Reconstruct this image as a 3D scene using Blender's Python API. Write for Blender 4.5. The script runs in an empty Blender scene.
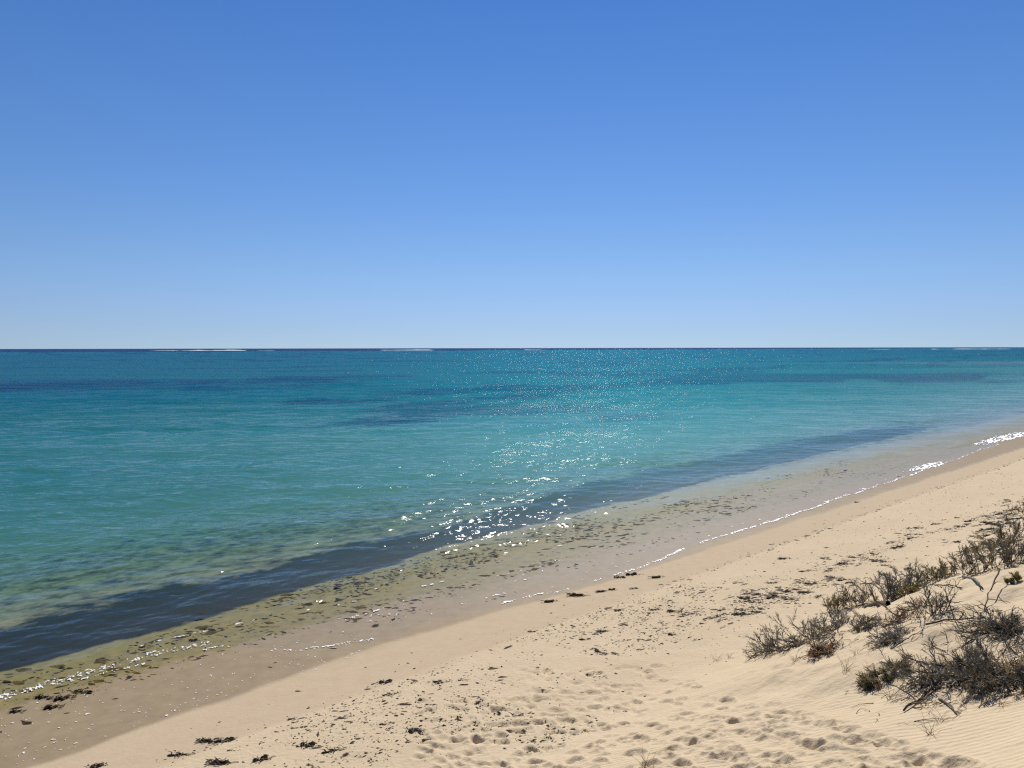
import bpy, math, random
import numpy as np
from mathutils import Vector, Matrix

random.seed(7)
rng = np.random.default_rng(11)
scene = bpy.context.scene
R = math.radians

# ------------------------------------------------------------------ camera
CAM_H = 7.0
FPX = 740.0
PITCH = math.atan(36.0 / FPX)
cam_data = bpy.data.cameras.new('camera')
cam_data.sensor_width = 36.0
cam_data.lens = 36.0 * FPX / 1024.0
cam_data.clip_start = 0.05
cam_data.clip_end = 200000.0
cam = bpy.data.objects.new('camera', cam_data)
scene.collection.objects.link(cam)
cam.matrix_world = (Matrix.Translation((0, 0, CAM_H)) @ Matrix.Rotation(R(90) - PITCH, 4, 'X')
                    @ Matrix.Rotation(R(-0.1), 4, 'Z'))
scene.camera = cam

# ------------------------------------------------------------------ sky and sun
SUN_EL, SUN_AZ = R(40), R(8)          # azimuth clockwise from the view direction
world = bpy.data.worlds.new('World')
scene.world = world
world.use_nodes = True
wn, wl = world.node_tree.nodes, world.node_tree.links
wn.clear()
sky = wn.new('ShaderNodeTexSky')
sky.sky_type = 'NISHITA'
sky.sun_disc = False
sky.sun_elevation = SUN_EL
sky.sun_rotation = SUN_AZ
sky.altitude = 0
sky.air_density = 1.0
sky.dust_density = 0.0
sky.ozone_density = 3.0
hsv = wn.new('ShaderNodeHueSaturation')
hsv.inputs['Saturation'].default_value = 1.15
bg = wn.new('ShaderNodeBackground')
bg.inputs['Strength'].default_value = 0.0815
wo = wn.new('ShaderNodeOutputWorld')
tc = wn.new('ShaderNodeTexCoord')
vm1 = wn.new('ShaderNodeVectorMath'); vm1.operation = 'MULTIPLY_ADD'      # clear dry air: the horizon is taken from a little higher in the model sky
vm1.inputs[1].default_value = (1.0, 1.0, 0.80)
vm1.inputs[2].default_value = (0.0, 0.0, 0.13)
vm2 = wn.new('ShaderNodeVectorMath'); vm2.operation = 'NORMALIZE'
wl.new(tc.outputs['Generated'], vm1.inputs[0])
wl.new(vm1.outputs[0], vm2.inputs[0])
wl.new(vm2.outputs[0], sky.inputs['Vector'])
wl.new(sky.outputs[0], hsv.inputs['Color'])
sep = wn.new('ShaderNodeSeparateXYZ')
wl.new(tc.outputs['Generated'], sep.inputs[0])
cr = wn.new('ShaderNodeValToRGB')
stops = [(0.0, (1.10, .87, .78)), (.05, (1.08, .91, .90)), (.09, (1.02, .93, .95)), (.2, (.82, .86, 1.0)), (.45, (.55, .72, .99)), (.62, (.60, .68, .84)), (1.0, (.56, .62, .76))]
while len(cr.color_ramp.elements) < len(stops):
    cr.color_ramp.elements.new(0.5)
for el, (p_, c_) in zip(cr.color_ramp.elements, stops):
    el.position = p_; el.color = (*c_, 1)
wl.new(sep.outputs['Z'], cr.inputs[0])
mul = wn.new('ShaderNodeMix'); mul.data_type = 'RGBA'; mul.blend_type = 'MULTIPLY'
mul.inputs['Factor'].default_value = 1.0
wl.new(hsv.outputs[0], mul.inputs[6]); wl.new(cr.outputs[0], mul.inputs[7])
wl.new(mul.outputs[2], bg.inputs['Color'])
wl.new(bg.outputs[0], wo.inputs['Surface'])

sd = bpy.data.lights.new('sun', 'SUN')
sd.energy = 4.0
sd.angle = R(0.53)
sd.color = (1.0, 0.95, 0.88)
sun = bpy.data.objects.new('sun', sd)
scene.collection.objects.link(sun)
to_sun = Vector((math.sin(SUN_AZ) * math.cos(SUN_EL), math.cos(SUN_AZ) * math.cos(SUN_EL), math.sin(SUN_EL)))
sun.rotation_euler = to_sun.to_track_quat('Z', 'Y').to_euler()
sun.location = (20, 60, 60)

scene.view_settings.view_transform = 'Standard'
scene.view_settings.look = 'None'
scene.view_settings.gamma = 1.0
scene.view_settings.exposure = 0.30
scene.render.engine = 'CYCLES'
scene.cycles.use_denoising = False
scene.cycles.use_adaptive_sampling = False
scene.cycles.max_bounces = 8
scene.cycles.transparent_max_bounces = 12
scene.cycles.sample_clamp_direct = 9.0
scene.cycles.filter_width = 1.25
scene.cycles.sample_clamp_indirect = 4.0
scene.cycles.caustics_reflective = False
scene.cycles.caustics_refractive = False

# ------------------------------------------------------------------ numeric helpers
def hash2(ix, iy, seed):
    h = (ix.astype(np.int64) * 374761393 + iy.astype(np.int64) * 668265263 + seed * 1442695041) & 0x7fffffff
    h = ((h ^ (h >> 13)) * 1274126177) & 0x7fffffff
    return ((h ^ (h >> 16)) & 0xffff) / 65535.0

def vnoise(x, y, seed=0):
    ix, iy = np.floor(x), np.floor(y)
    fx, fy = x - ix, y - iy
    fx = fx * fx * fx * (fx * (fx * 6 - 15) + 10)
    fy = fy * fy * fy * (fy * (fy * 6 - 15) + 10)
    a, b = hash2(ix, iy, seed), hash2(ix + 1, iy, seed)
    c, d = hash2(ix, iy + 1, seed), hash2(ix + 1, iy + 1, seed)
    return (a + (b - a) * fx) * (1 - fy) + (c + (d - c) * fx) * fy

def fbm(x, y, seed=0, octv=4, gain=0.5):
    s, a, t = 0.0, 1.0, 0.0
    c, sn = math.cos(0.7), math.sin(0.7)
    for i in range(octv):
        s = s + a * vnoise(x, y, seed + i * 17)
        t += a
        a *= gain
        x, y = (x * c - y * sn) * 2.03 + 5.1, (x * sn + y * c) * 2.03 - 3.7
    return s / t

def sstep(a, b, x):
    t = np.clip((x - a) / (b - a), 0, 1)
    return t * t * (3 - 2 * t)

# shore frame: u metres inland from the still water line, v metres along the shore
CU, SX, SY = 17.7, 0.668, 0.744
def uv_of(X, Y):
    return CU + SX * X - SY * Y, SY * X + SX * Y
def xy_of(u, v):
    return SX * (u - CU) + SY * v, -SY * (u - CU) + SX * v

def curve(pts):
    px = np.array([p[0] for p in pts], float)
    py = np.array([p[1] for p in pts], float)
    return lambda q: np.interp(q, px, py)

def smooth_curve(pts, w):
    f = curve(pts)
    return lambda q: (f(q - w) + f(q + w) + 2 * f(q) + 2 * f(q - w / 2) + 2 * f(q + w / 2)) / 8.0

sea_c = curve([(-60000, -60), (-3600, -40), (-2700, -12), (-2450, -2.5), (-2000, -6.5), (-600, -6), (-250, -5.4), (-120, -4.8), (-60, -3.7),
               (-25, -2.3), (-10, -1.0), (-6, -0.52), (-3, -0.25), (-1, -0.06), (0, 0.0), (3.5, 0.15), (5.6, 0.42), (8, 0.72), (10, 1.0), (10.6, 1.1)])
ramp_c = smooth_curve([(10, 1.0), (11.2, 1.5), (12.5, 2.15), (14, 2.8), (16, 3.75), (17.2, 4.6), (18.5, 5.25), (22, 5.6), (60, 7.5), (400, 9)], 0.7)
dune_c = smooth_curve([(10, 1.0), (11, 1.3), (12, 1.95), (13, 2.75), (14.5, 3.6), (16, 4.2), (18, 5.0), (22, 5.7), (60, 7.5), (400, 9)], 0.5)

def hgt_smooth(X, Y):
    u, v = uv_of(X, Y)
    us = u + 0.5 * (fbm(v * 0.09 + 3, u * 0.02, 5, 2) - 0.5)
    w = sstep(8.5, 13.0, v + 0.35 * (u - 13))
    up = ramp_c(us) * (1 - w) + dune_c(us) * w
    k = sstep(9.3, 10.6, us)
    return sea_c(us) * (1 - k) + up * k

def veg_mask(X, Y):
    u, v = uv_of(X, Y)
    return sstep(10.8, 12.2, u) * sstep(7.8, 10.2, v + 0.25 * (u - 12))

def hgt_base(X, Y):
    u, v = uv_of(X, Y)
    z = hgt_smooth(X, Y)
    dry = sstep(5.2, 7.5, u)
    z = z + dry * 0.07 * (fbm(X * 0.5, Y * 0.5, 21, 3) - 0.5)
    z = z + dry * 0.022 * (fbm(X * 3.1, Y * 3.1, 23, 3) - 0.5)
    z = z + sstep(5.45, 5.75, u + 0.25 * (fbm(v * .35, u * .1, 31, 3) - .5)) * 0.035 * sstep(12, 6, u)
    vm = veg_mask(X, Y)
    z = z + vm * (0.26 * (fbm(X * 0.75 + 9, Y * 0.75, 41, 3) - 0.45) + 0.10 * (fbm(X * 2.6, Y * 2.6, 43, 3) - 0.5))
    deep = sstep(-6, -40, u)
    z = z + 1.3 * np.exp(-((X + 30) / 50) ** 2 - ((Y - 72) / 20) ** 2) * sstep(-15, -40, u) + 2.2 * np.exp(-((X - 225) / 110) ** 2 - ((Y - 330) / 45) ** 2)
    z = z + deep * 0.5 * (fbm(X * 0.06, Y * 0.06, 51, 3) - 0.5)
    return z

def ray(px, py):
    cx, cy = (px - 512) / FPX, -(py - 384) / FPX
    cp, sp = math.cos(PITCH), math.sin(PITCH)
    return np.array([cx, cp + cy * sp, -sp + cy * cp])

def on_ground(px, py, H=hgt_base):
    """where the line of sight through a pixel of the photograph meets the terrain"""
    d = ray(px, py)
    t = np.geomspace(2.0, 4000.0, 4000)
    X, Y, Z = d[0] * t, d[1] * t, CAM_H + d[2] * t
    b = np.nonzero(Z < H(X, Y))[0]
    if len(b) == 0:
        raise ValueError((px, py))
    i = max(b[0], 1)
    tt = np.linspace(t[i - 1], t[i], 60)
    X, Y, Z = d[0] * tt, d[1] * tt, CAM_H + d[2] * tt
    h = H(X, Y)
    j = int(np.nonzero(Z <= h + 1e-6)[0][0]) if np.any(Z <= h + 1e-6) else 59
    return float(X[j]), float(Y[j]), float(h[j])

# ------------------------------------------------------------------ footprints
prints = []
P_CLEAR = [(658, 668, 0), (697, 688, .1), (727, 698, 0), (636, 703, .15), (667, 702, .1), (684, 713, 0), (722, 709, .25), (739, 723, .1),
           (773, 718, .2), (790, 736, .05), (826, 727, .2), (692, 744, .35), (725, 759, .3), (735, 751, .3), (858, 742, -.05), (912, 757, .2), (960, 763, .2),
           (590, 731, 0), (567, 721, .1), (540, 724, 0), (623, 724, .2), (653, 725, .1), (531, 750, .15), (556, 733, 0), (594, 694, 0), (520, 701, 0), (619, 708, .2),
           (590, 747, .1), (637, 753, .1), (536, 762, .1), (600, 762, .1), (652, 765, .1), (785, 761, .1), (682, 765, .2), (458, 742, 0), (478, 741, .1), (474, 754, 0), (497, 765, .1),
           (543, 694, 0), (496, 711, 0), (556, 768, 0), (640, 738, 0), (575, 760, 0), (815, 745, 0), (880, 768, 0), (760, 772, 0), (700, 775, .2), (620, 775, .1)]
for (px, py, a) in P_CLEAR:
    x, y, z = on_ground(px, py, hgt_smooth)
    dx, dy = 11 * math.cos(a), 11 * math.sin(a)
    xa, ya, _ = on_ground(px - dx, py - dy, hgt_smooth)
    xb, yb, _ = on_ground(px + dx, py + dy, hgt_smooth)
    prints.append((x, y, math.atan2(yb - ya, xb - xa) + R(random.uniform(-6, 6)), random.uniform(.14, .17), random.uniform(.06, .08), random.uniform(.042, .06)))
for i in range(800):
    px = random.uniform(420, 990)
    py = random.uniform(668, 800)
    lo = 660 + max(0, (px - 660)) * 0.32
    if py < lo + 8 or (px < 520 and py < 700):
        continue
    x, y, z = on_ground(px, py, hgt_smooth)
    xb, yb, _ = on_ground(px + 10, py + random.uniform(-1, 3.5), hgt_smooth)
    prints.append((x, y, math.atan2(yb - y, xb - x), random.uniform(.08, .15), random.uniform(.055, .085), random.uniform(.012, .034)))

def print_disp(X, Y):
    dz = np.zeros_like(X)
    for (x, y, a, L, W, d) in prints:
        m = np.nonzero((np.abs(X - x) < 0.45) & (np.abs(Y - y) < 0.45))[0]
        if len(m) == 0:
            continue
        qx, qy = X[m] - x, Y[m] - y
        wob = 0.05 * (vnoise(X[m] * 9, Y[m] * 9, 77) - .5)
        lx = (qx * math.cos(a) + qy * math.sin(a)) / L + wob * 3
        ly = (-qx * math.sin(a) + qy * math.cos(a)) / W + wob * 3
        ly = ly * (1 + 0.35 * lx)
        r2 = lx * lx + ly * ly
        bowl = np.exp(-r2 ** 1.6)
        rim = np.exp(-((np.sqrt(r2) - 1.35) / 0.3) ** 2)
        heel = np.exp(-(((lx + .55) / .5) ** 2 + (ly / .75) ** 2)) * .35
        dz[m] += (-d * (bowl * .85 + heel) * (1 + 0.25 * ly) + 0.3 * d * rim) * (.65 + .7 * vnoise(X[m] * 14, Y[m] * 14, 78))
    return dz

# ------------------------------------------------------------------ mesh helpers
def mesh_from_arrays(name, co, quads=None, tris=None):
    me = bpy.data.meshes.new(name)
    me.vertices.add(len(co))
    me.vertices.foreach_set('co', np.ascontiguousarray(co, dtype=np.float32).ravel())
    loops, starts, n = [], [], 0
    if quads is not None and len(quads):
        q = np.asarray(quads, dtype=np.int32)
        loops.append(q.ravel()); starts.append(np.arange(len(q), dtype=np.int32) * 4); n = q.size
    if tris is not None and len(tris):
        t = np.asarray(tris, dtype=np.int32)
        loops.append(t.ravel()); starts.append(np.arange(len(t), dtype=np.int32) * 3 + n)
    loops = np.concatenate(loops); starts = np.concatenate(starts)
    me.loops.add(len(loops))
    me.loops.foreach_set('vertex_index', loops)
    me.polygons.add(len(starts))
    me.polygons.foreach_set('loop_start', starts)
    me.update(calc_edges=True)
    me.validate()
    return me

def shade_smooth(me):
    me.polygons.foreach_set('use_smooth', np.ones(len(me.polygons), dtype=bool))

def add_attr(me, name, vals):
    a = me.attributes.new(name, 'FLOAT', 'POINT')
    a.data.foreach_set('value', np.ascontiguousarray(vals, dtype=np.float32))

def link(name, me, mat=None, parent=None):
    o = bpy.data.objects.new(name, me)
    scene.collection.objects.link(o)
    if mat is not None and len(me.materials) == 0:
        me.materials.append(mat)
    if parent is not None:
        o.parent = parent
    return o

def tag(o, label=None, cat=None, group=None, kind=None):
    if label: o['label'] = label
    if cat: o['category'] = cat
    if group: o['group'] = group
    if kind: o['kind'] = kind
    return o

def empty(name, loc):
    o = bpy.data.objects.new(name, None)
    o.empty_display_size = 0.1
    scene.collection.objects.link(o)
    o.location = loc
    return o

def polar_angles(n_dense, half, n_rest):
    a = np.linspace(-half, half, n_dense)
    b = np.linspace(half, 2 * math.pi - half, n_rest + 2)[1:-1]
    return np.concatenate([a, b])

def polar_grid(radii, ang, closed):
    A, Rr = np.meshgrid(ang, radii)
    X, Y = np.sin(A) * Rr, np.cos(A) * Rr
    nr, na = len(radii), len(ang)
    idx = np.arange(nr * na).reshape(nr, na)
    if closed:
        nxt = np.roll(idx, -1, axis=1)
        q = np.stack([idx[:-1], idx[1:], nxt[1:], nxt[:-1]], axis=-1).reshape(-1, 4)
    else:
        q = np.stack([idx[:-1, :-1], idx[1:, :-1], idx[1:, 1:], idx[:-1, 1:]], axis=-1).reshape(-1, 4)
    return X.ravel(), Y.ravel(), q[:, ::-1]

def compact(co, quads, *attrs):
    used = np.unique(quads)
    remap = np.full(len(co), -1, dtype=np.int64)
    remap[used] = np.arange(len(used))
    return (co[used], remap[quads]) + tuple(a[used] for a in attrs)

# ------------------------------------------------------------------ node helpers
class NT:
    def __init__(self, name):
        self.m = bpy.data.materials.new(name)
        self.m.use_nodes = True
        self.t = self.m.node_tree
        self.t.nodes.clear()
        self.out = self.t.nodes.new('ShaderNodeOutputMaterial')
    def n(self, typ, **kw):
        nd = self.t.nodes.new(typ)
        for k, v in kw.items():
            setattr(nd, k, v)
        return nd
    def l(self, a, b):
        self.t.links.new(a, b)
    def put(self, sock, v):
        if isinstance(v, bpy.types.NodeSocket):
            self.l(v, sock)
        else:
            sock.default_value = v
    def attr(self, name):
        return self.n('ShaderNodeAttribute', attribute_name=name).outputs['Fac']
    def math(self, op, a, b=0.0, clamp=False):
        m = self.n('ShaderNodeMath', operation=op, use_clamp=clamp)
        self.put(m.inputs[0], a); self.put(m.inputs[1], b)
        return m.outputs[0]
    def mix(self, f, a, b):
        m = self.n('ShaderNodeMix', data_type='RGBA')
        self.put(m.inputs['Factor'], f)
        self.put(m.inputs[6], a if not isinstance(a, tuple) else (*a, 1))
        self.put(m.inputs[7], b if not isinstance(b, tuple) else (*b, 1))
        return m.outputs[2]
    def noise(self, scale, detail=4, rough=0.55, vec=None, dist=0.0):
        nd = self.n('ShaderNodeTexNoise')
        nd.inputs['Scale'].default_value = scale
        nd.inputs['Detail'].default_value = detail
        nd.inputs['Roughness'].default_value = rough
        nd.inputs['Distortion'].default_value = dist
        if vec is not None: self.l(vec, nd.inputs['Vector'])
        return nd.outputs['Fac']
    def pos(self, scale=(1, 1, 1), rot=0.0):
        g = self.n('ShaderNodeTexCoord')
        mp = self.n('ShaderNodeMapping', vector_type='POINT')
        mp.inputs['Rotation'].default_value = (0, 0, rot)
        mp.inputs['Scale'].default_value = scale
        self.l(g.outputs['Object'], mp.inputs['Vector'])
        return mp.outputs['Vector']
    def ramp(self, f, a, b):
        r = self.n('ShaderNodeMapRange')
        r.clamp = True
        self.put(r.inputs['Value'], f)
        r.inputs['From Min'].default_value, r.inputs['From Max'].default_value = a, b
        return r.outputs['Result']

def simple_mat(name, c1, c2, scale=8, rough=0.8, spec=0.3, transl=0.0, rand=0.0):
    t = NT(name)
    f = t.noise(scale, 3, vec=t.pos())
    f = t.ramp(f, 0.35, 0.65)
    col = t.mix(f, c1, c2)
    if rand:
        oi = t.n('ShaderNodeObjectInfo')
        h = t.n('ShaderNodeHueSaturation')
        t.l(t.math('ADD', t.math('MULTIPLY', oi.outputs['Random'], rand), 1 - rand / 2), h.inputs['Value'])
        t.l(col, h.inputs['Color']); col = h.outputs[0]
    p = t.n('ShaderNodeBsdfPrincipled')
    t.l(col, p.inputs['Base Color'])
    p.inputs['Roughness'].default_value = rough
    p.inputs['Specular IOR Level'].default_value = spec
    sh = p.outputs[0]
    if transl:
        tr = t.n('ShaderNodeBsdfTranslucent')
        t.l(col, tr.inputs['Color'])
        mx = t.n('ShaderNodeMixShader')
        mx.inputs[0].default_value = transl
        t.l(sh, mx.inputs[1]); t.l(tr.outputs[0], mx.inputs[2]); sh = mx.outputs[0]
    t.l(sh, t.out.inputs['Surface'])
    return t.m

# ------------------------------------------------------------------ sand and sea bed
def sand_material():
    t = NT('sand')
    wet, damp, algae, weed, rip = (t.attr(a) for a in ('wet', 'damp', 'algae', 'weed', 'ripple'))
    p1 = t.pos()
    fine = t.noise(95, 3, 0.7, p1)
    mid = t.noise(3.2, 5, 0.6, p1)
    big = t.noise(0.45, 4, 0.5, p1)
    dry = t.mix(t.ramp(big, 0.3, 0.7), (0.60, 0.478, 0.305), (0.64, 0.513, 0.335))
    dry = t.mix(t.math('MULTIPLY', t.ramp(mid, 0.35, 0.75), 0.35), dry, (0.56, 0.42, 0.27))
    grain = t.ramp(fine, 0.25, 0.75)
    dry = t.mix(t.math('MULTIPLY', grain, 0.22), dry, (0.45, 0.33, 0.21))
    speck = t.ramp(t.noise(60, 2, 0.5, t.pos((1, 1, 1), 0.5)), 0.70, 0.76)
    dry = t.mix(t.math('MULTIPLY', speck, 0.35), dry, (0.20, 0.14, 0.09))
    dampc = t.mix(t.ramp(mid, 0.3, 0.7), (0.50, 0.385, 0.245), (0.54, 0.42, 0.275))
    c = t.mix(damp, dry, dampc)
    wetc = t.mix(t.ramp(mid, 0.3, 0.7), (0.285, 0.212, 0.122), (0.345, 0.262, 0.158))
    c = t.mix(wet, c, wetc)
    al = t.ramp(t.math('ADD', algae, t.math('MULTIPLY', t.math('SUBTRACT', t.noise(2.6, 5, 0.65, p1), 0.5), 1.3)), 0.35, 0.75)
    c = t.mix(t.math('MULTIPLY', al, 0.85), c, t.mix(t.ramp(mid, .35, .65), (0.27, 0.215, 0.07), (0.165, 0.145, 0.05)))
    wd = t.ramp(t.math('ADD', weed, t.math('MULTIPLY', t.math('SUBTRACT', t.noise(1.3, 6, 0.65, p1), 0.5), 1.05)), 0.35, 0.65)
    c = t.mix(wd, c, (0.022, 0.024, 0.018))
    p = t.n('ShaderNodeBsdfPrincipled')
    t.l(c, p.inputs['Base Color'])
    t.l(t.math('SUBTRACT', 0.95, t.math('MULTIPLY', wet, 0.35)), p.inputs['Roughness'])
    t.l(t.math('SUBTRACT', 0.10, t.math('MULTIPLY', wet, 0.02)), p.inputs['Specular IOR Level'])
    # wind ripples and grain as relief
    wv = t.n('ShaderNodeTexWave', wave_type='BANDS', bands_direction='X', wave_profile='SIN')
    t.l(t.pos((1, 1, 1), R(-62)), wv.inputs['Vector'])
    wv.inputs['Scale'].default_value = 3.4
    wv.inputs['Distortion'].default_value = 2.6
    wv.inputs['Detail'].default_value = 2.0
    wv.inputs['Detail Scale'].default_value = 0.9
    h = t.math('MULTIPLY', wv.outputs['Fac'], t.math('MULTIPLY', rip, 0.006))
    lump = t.noise(14, 4, 0.6, p1)
    dryness = t.math('SUBTRACT', 1.0, t.math('MAXIMUM', wet, t.math('MULTIPLY', damp, 0.6)))
    h = t.math('ADD', h, t.math('MULTIPLY', lump, t.math('ADD', 0.003, t.math('MULTIPLY', dryness, 0.016))))
    h = t.math('ADD', h, t.math('MULTIPLY', fine, 0.0012))
    b = t.n('ShaderNodeBump')
    b.inputs['Strength'].default_value = 1.0
    b.inputs['Distance'].default_value = 1.0
    t.l(h, b.inputs['Height'])
    t.l(b.outputs[0], p.inputs['Normal'])
    t.l(p.outputs[0], t.out.inputs['Surface'])
    return t.m

rad = np.concatenate([[0.02, 0.6, 1.2, 1.8, 2.4], np.linspace(2.8, 4.6, 40)[:-1],
                      6.0 / np.linspace(6.0 / 4.6, 0.016, 640), np.geomspace(390, 70000, 60)])
ang = polar_angles(1250, R(44), 150)
X, Y, quads = polar_grid(rad, ang, True)
u, v = uv_of(X, Y)
PD = print_disp(X, Y)
Z = hgt_base(X, Y) + PD
RR = np.hypot(X, Y)

edge_ctrl = curve([(-300, 0.2), (-50, 0.0), (3, 0.05), (6.3, 0.4), (7.4, 2.0), (9.6, 2.75), (12, 3.0), (15.7, 3.4), (22.8, 3.1), (32, 2.9), (48, 2.5),
                   (58, 1.9), (66, 1.4), (80, 2.1), (150, 2.0), (3000, 2)])
def edge_u(v):
    return edge_ctrl(v) + 0.45 * (fbm(v * 0.45, v * 0 + 2.2, 61, 2) - 0.5) + 0.22 * (fbm(v * 1.7, v * 0 + .2, 67, 3) - 0.5)

wet_edge = curve([(-50, 3.8), (2, 3.7), (9, 3.05), (15.7, 3.7), (22, 3.7), (60, 3.8), (200, 4)])
wobl = 0.28 * (fbm(v * 0.5, u * 0.05, 71, 3) - 0.5) + 0.12 * (fbm(v * 2.5, u * .6, 72, 2) - .5)
wet = 1 - sstep(-0.10, 0.10, u - wet_edge(v) - wobl)
damp_edge = 5.6 + 0.25 * (fbm(v * .35, u * .1, 31, 3) - .5)
damp = 1 - sstep(-0.12, 0.22, u - damp_edge - 0.25 * (fbm(X * 1.4, Y * 1.4, 73, 3) - .5))
band_lo = curve([(-30, -1.2), (2, -1.7), (8, -2.6), (17, -4.0), (35, -5.6), (62, -7.2), (100, -8.5), (140, -9)])
band_hi = curve([(-30, -4.0), (2, -4.3), (8, -4.9), (17, -6.4), (35, -10.8), (62, -13.0), (100, -14), (140, -15)])
bw = 1.5 * (fbm(v * 0.3, u * 0.45, 81, 5, .6) - 0.5)
band = sstep(0.5, -0.5, u - band_lo(v) + 0.9 * bw) * sstep(-5.0, 0.9, u - band_hi(v) + 2.6 * bw)
band = band * sstep(100, 66, v)
algae = sstep(1.3, 0.0, u) * sstep(-6.5, -1.5, u) * (0.5 * sstep(34, 10, v) + 0.6)
algae = np.maximum(algae, 0.6 * sstep(-8, -12, u) * sstep(-38, -18, u))
algae = np.maximum(algae, 0.60 * sstep(3.4, 0.6, u) * sstep(10, 13, v) * sstep(-6, -2, u))
# broad sea grass meadows and bare sand patches of the lagoon
n1 = fbm(v * 0.011 + 4, u * 0.022, 91, 4)
n2 = fbm(X * 0.05, Y * 0.05, 93, 4)
meadow = sstep(0.46, 0.62, 0.75 * n1 + 0.25 * n2)
far_mead = sstep(-25, -60, u)
blob = lambda cx, cy, rx, ry: np.exp(-(((X - cx) / rx) ** 2 + ((Y - cy) / ry) ** 2))
lagoon = 0.72 * meadow + 0.60 * blob(-190, 260, 190, 90) + 0.2 * blob(95, 200, 100, 40) - 1.4 * blob(-30, 72, 48, 20) - 0.5 * blob(36, 150, 42, 20) - 0.6 * blob(225, 330, 105, 43) - 0.12 * sstep(250, 500, Y)
weed = np.maximum(band * 0.95, np.clip(lagoon, 0, .8) * far_mead)
weed = np.maximum(weed, 0.44 * sstep(-3, -6, u) * sstep(-32, -14, u))
ripple = sstep(10.4, 11.4, u) * (0.6 + 0.4 * fbm(X * .5, Y * .5, 95, 2)) * np.clip(1 - 0.8 * veg_mask(X, Y), 0, 1)
ripple = ripple * np.clip(1 - np.abs(PD) / 0.006, 0, 1) * sstep(0.2, 1.6, v + 0.4 * (u - 13) - 4.0 + 1.5 * fbm(X, Y, 96, 2))
me = mesh_from_arrays('beach', np.stack([X, Y, Z], 1), quads)
for nm, val in (('wet', wet), ('damp', damp), ('algae', algae), ('weed', weed), ('ripple', ripple)):
    add_attr(me, nm, val)
shade_smooth(me)
beach = tag(link('beach', me, sand_material()), kind='structure')

# ------------------------------------------------------------------ water
N_W = 64
lam = np.geomspace(0.25, 12.0, N_W)
wk = 2 * math.pi / lam
wdir = rng.normal(0, 0.65, N_W)
wph = rng.uniform(0, 2 * math.pi, N_W)
slope = 0.14 * np.sqrt(2.0 / N_W) * np.where(lam < 1.6, 1.15, 0.62)
def waves(u, v, cell, depth):
    z = np.zeros_like(u)
    uu = u + 0.25 * (fbm(v * .15, u * .15, 97, 2) - .5) * 4
    for i in range(N_W):
        a = slope[i] / wk[i]
        fade = np.clip((lam[i] / np.maximum(cell, 1e-3) - 2.2) / 2.0, 0, 1)
        if not fade.any():
            continue
        ph = wk[i] * (math.cos(wdir[i]) * uu + math.sin(wdir[i]) * v) + wph[i]
        z += a * fade * (np.sin(ph) + 0.22 * np.cos(2 * ph))
    for k, (c0, v0, v1, am) in enumerate([(-1.0, -2, 13, .05), (-2.6, 2, 24, .018), (0.6, 18, 40, .05), (-1.6, 26, 60, .07), (-4.6, 12, 50, .018), (0.1, 55, 90, .12)]):
        ln = c0 + 0.7 * (fbm(v * .25, v * 0 + k, 331 + k, 3) - .5)
        z += am * np.exp(-((u - ln) / np.where(u > ln, .16, .42)) ** 2) * sstep(.35, .6, fbm(v * .5, v * 0 + k, 341 + k, 2)) * sstep(v0, v0 + 3, v) * sstep(v1, v1 - 3, v) / np.clip(0.22 + depth * 1.5, 0.3, 1)
    gust = 0.55 + 0.9 * fbm(v * 0.05, u * 0.09, 99, 3)
    return z * gust * np.clip(np.minimum(0.20 + depth * 1.2, 0.40 + depth * 0.14), 0.0, 1.0)

w_rad = np.concatenate([[10.0], 6.6 / np.linspace(0.60, 0.0165, 700), np.geomspace(410, 70000, 70)])
w_ang = polar_angles(1250, R(44), 150)
X, Y, quads = polar_grid(w_rad, w_ang, True)
u, v = uv_of(X, Y)
RR = np.hypot(X, Y)
cell = np.maximum(np.gradient(w_rad)[:, None].repeat(len(w_ang), 1).ravel() * 0.9, RR * 0.00123)
cell[np.abs(np.arctan2(X, Y)) > R(44.2)] = 4.0
Zb = hgt_base(X, Y)
dep0 = np.maximum(-Zb, 0)
Zw = waves(u, v, cell, dep0)
eu = edge_u(v)
film = Zb + 0.003 + 0.014 * np.clip((eu - u) / 1.2, 0, 1) + 0.004 * (fbm(X * 2.2, Y * 2.2, 101, 3) - .5) * np.clip((eu - u) / .5, 0, 1)
Zw = np.where(u > -3, np.maximum(Zw, film), Zw)
keep_v = (u < eu) & (Zb < 0.6)
keep = keep_v[quads].all(axis=1)
depth = np.clip(Zw - Zb, 0, 60)
co, quads, depth_a = compact(np.stack([X, Y, Zw], 1), quads[keep], depth)

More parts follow.
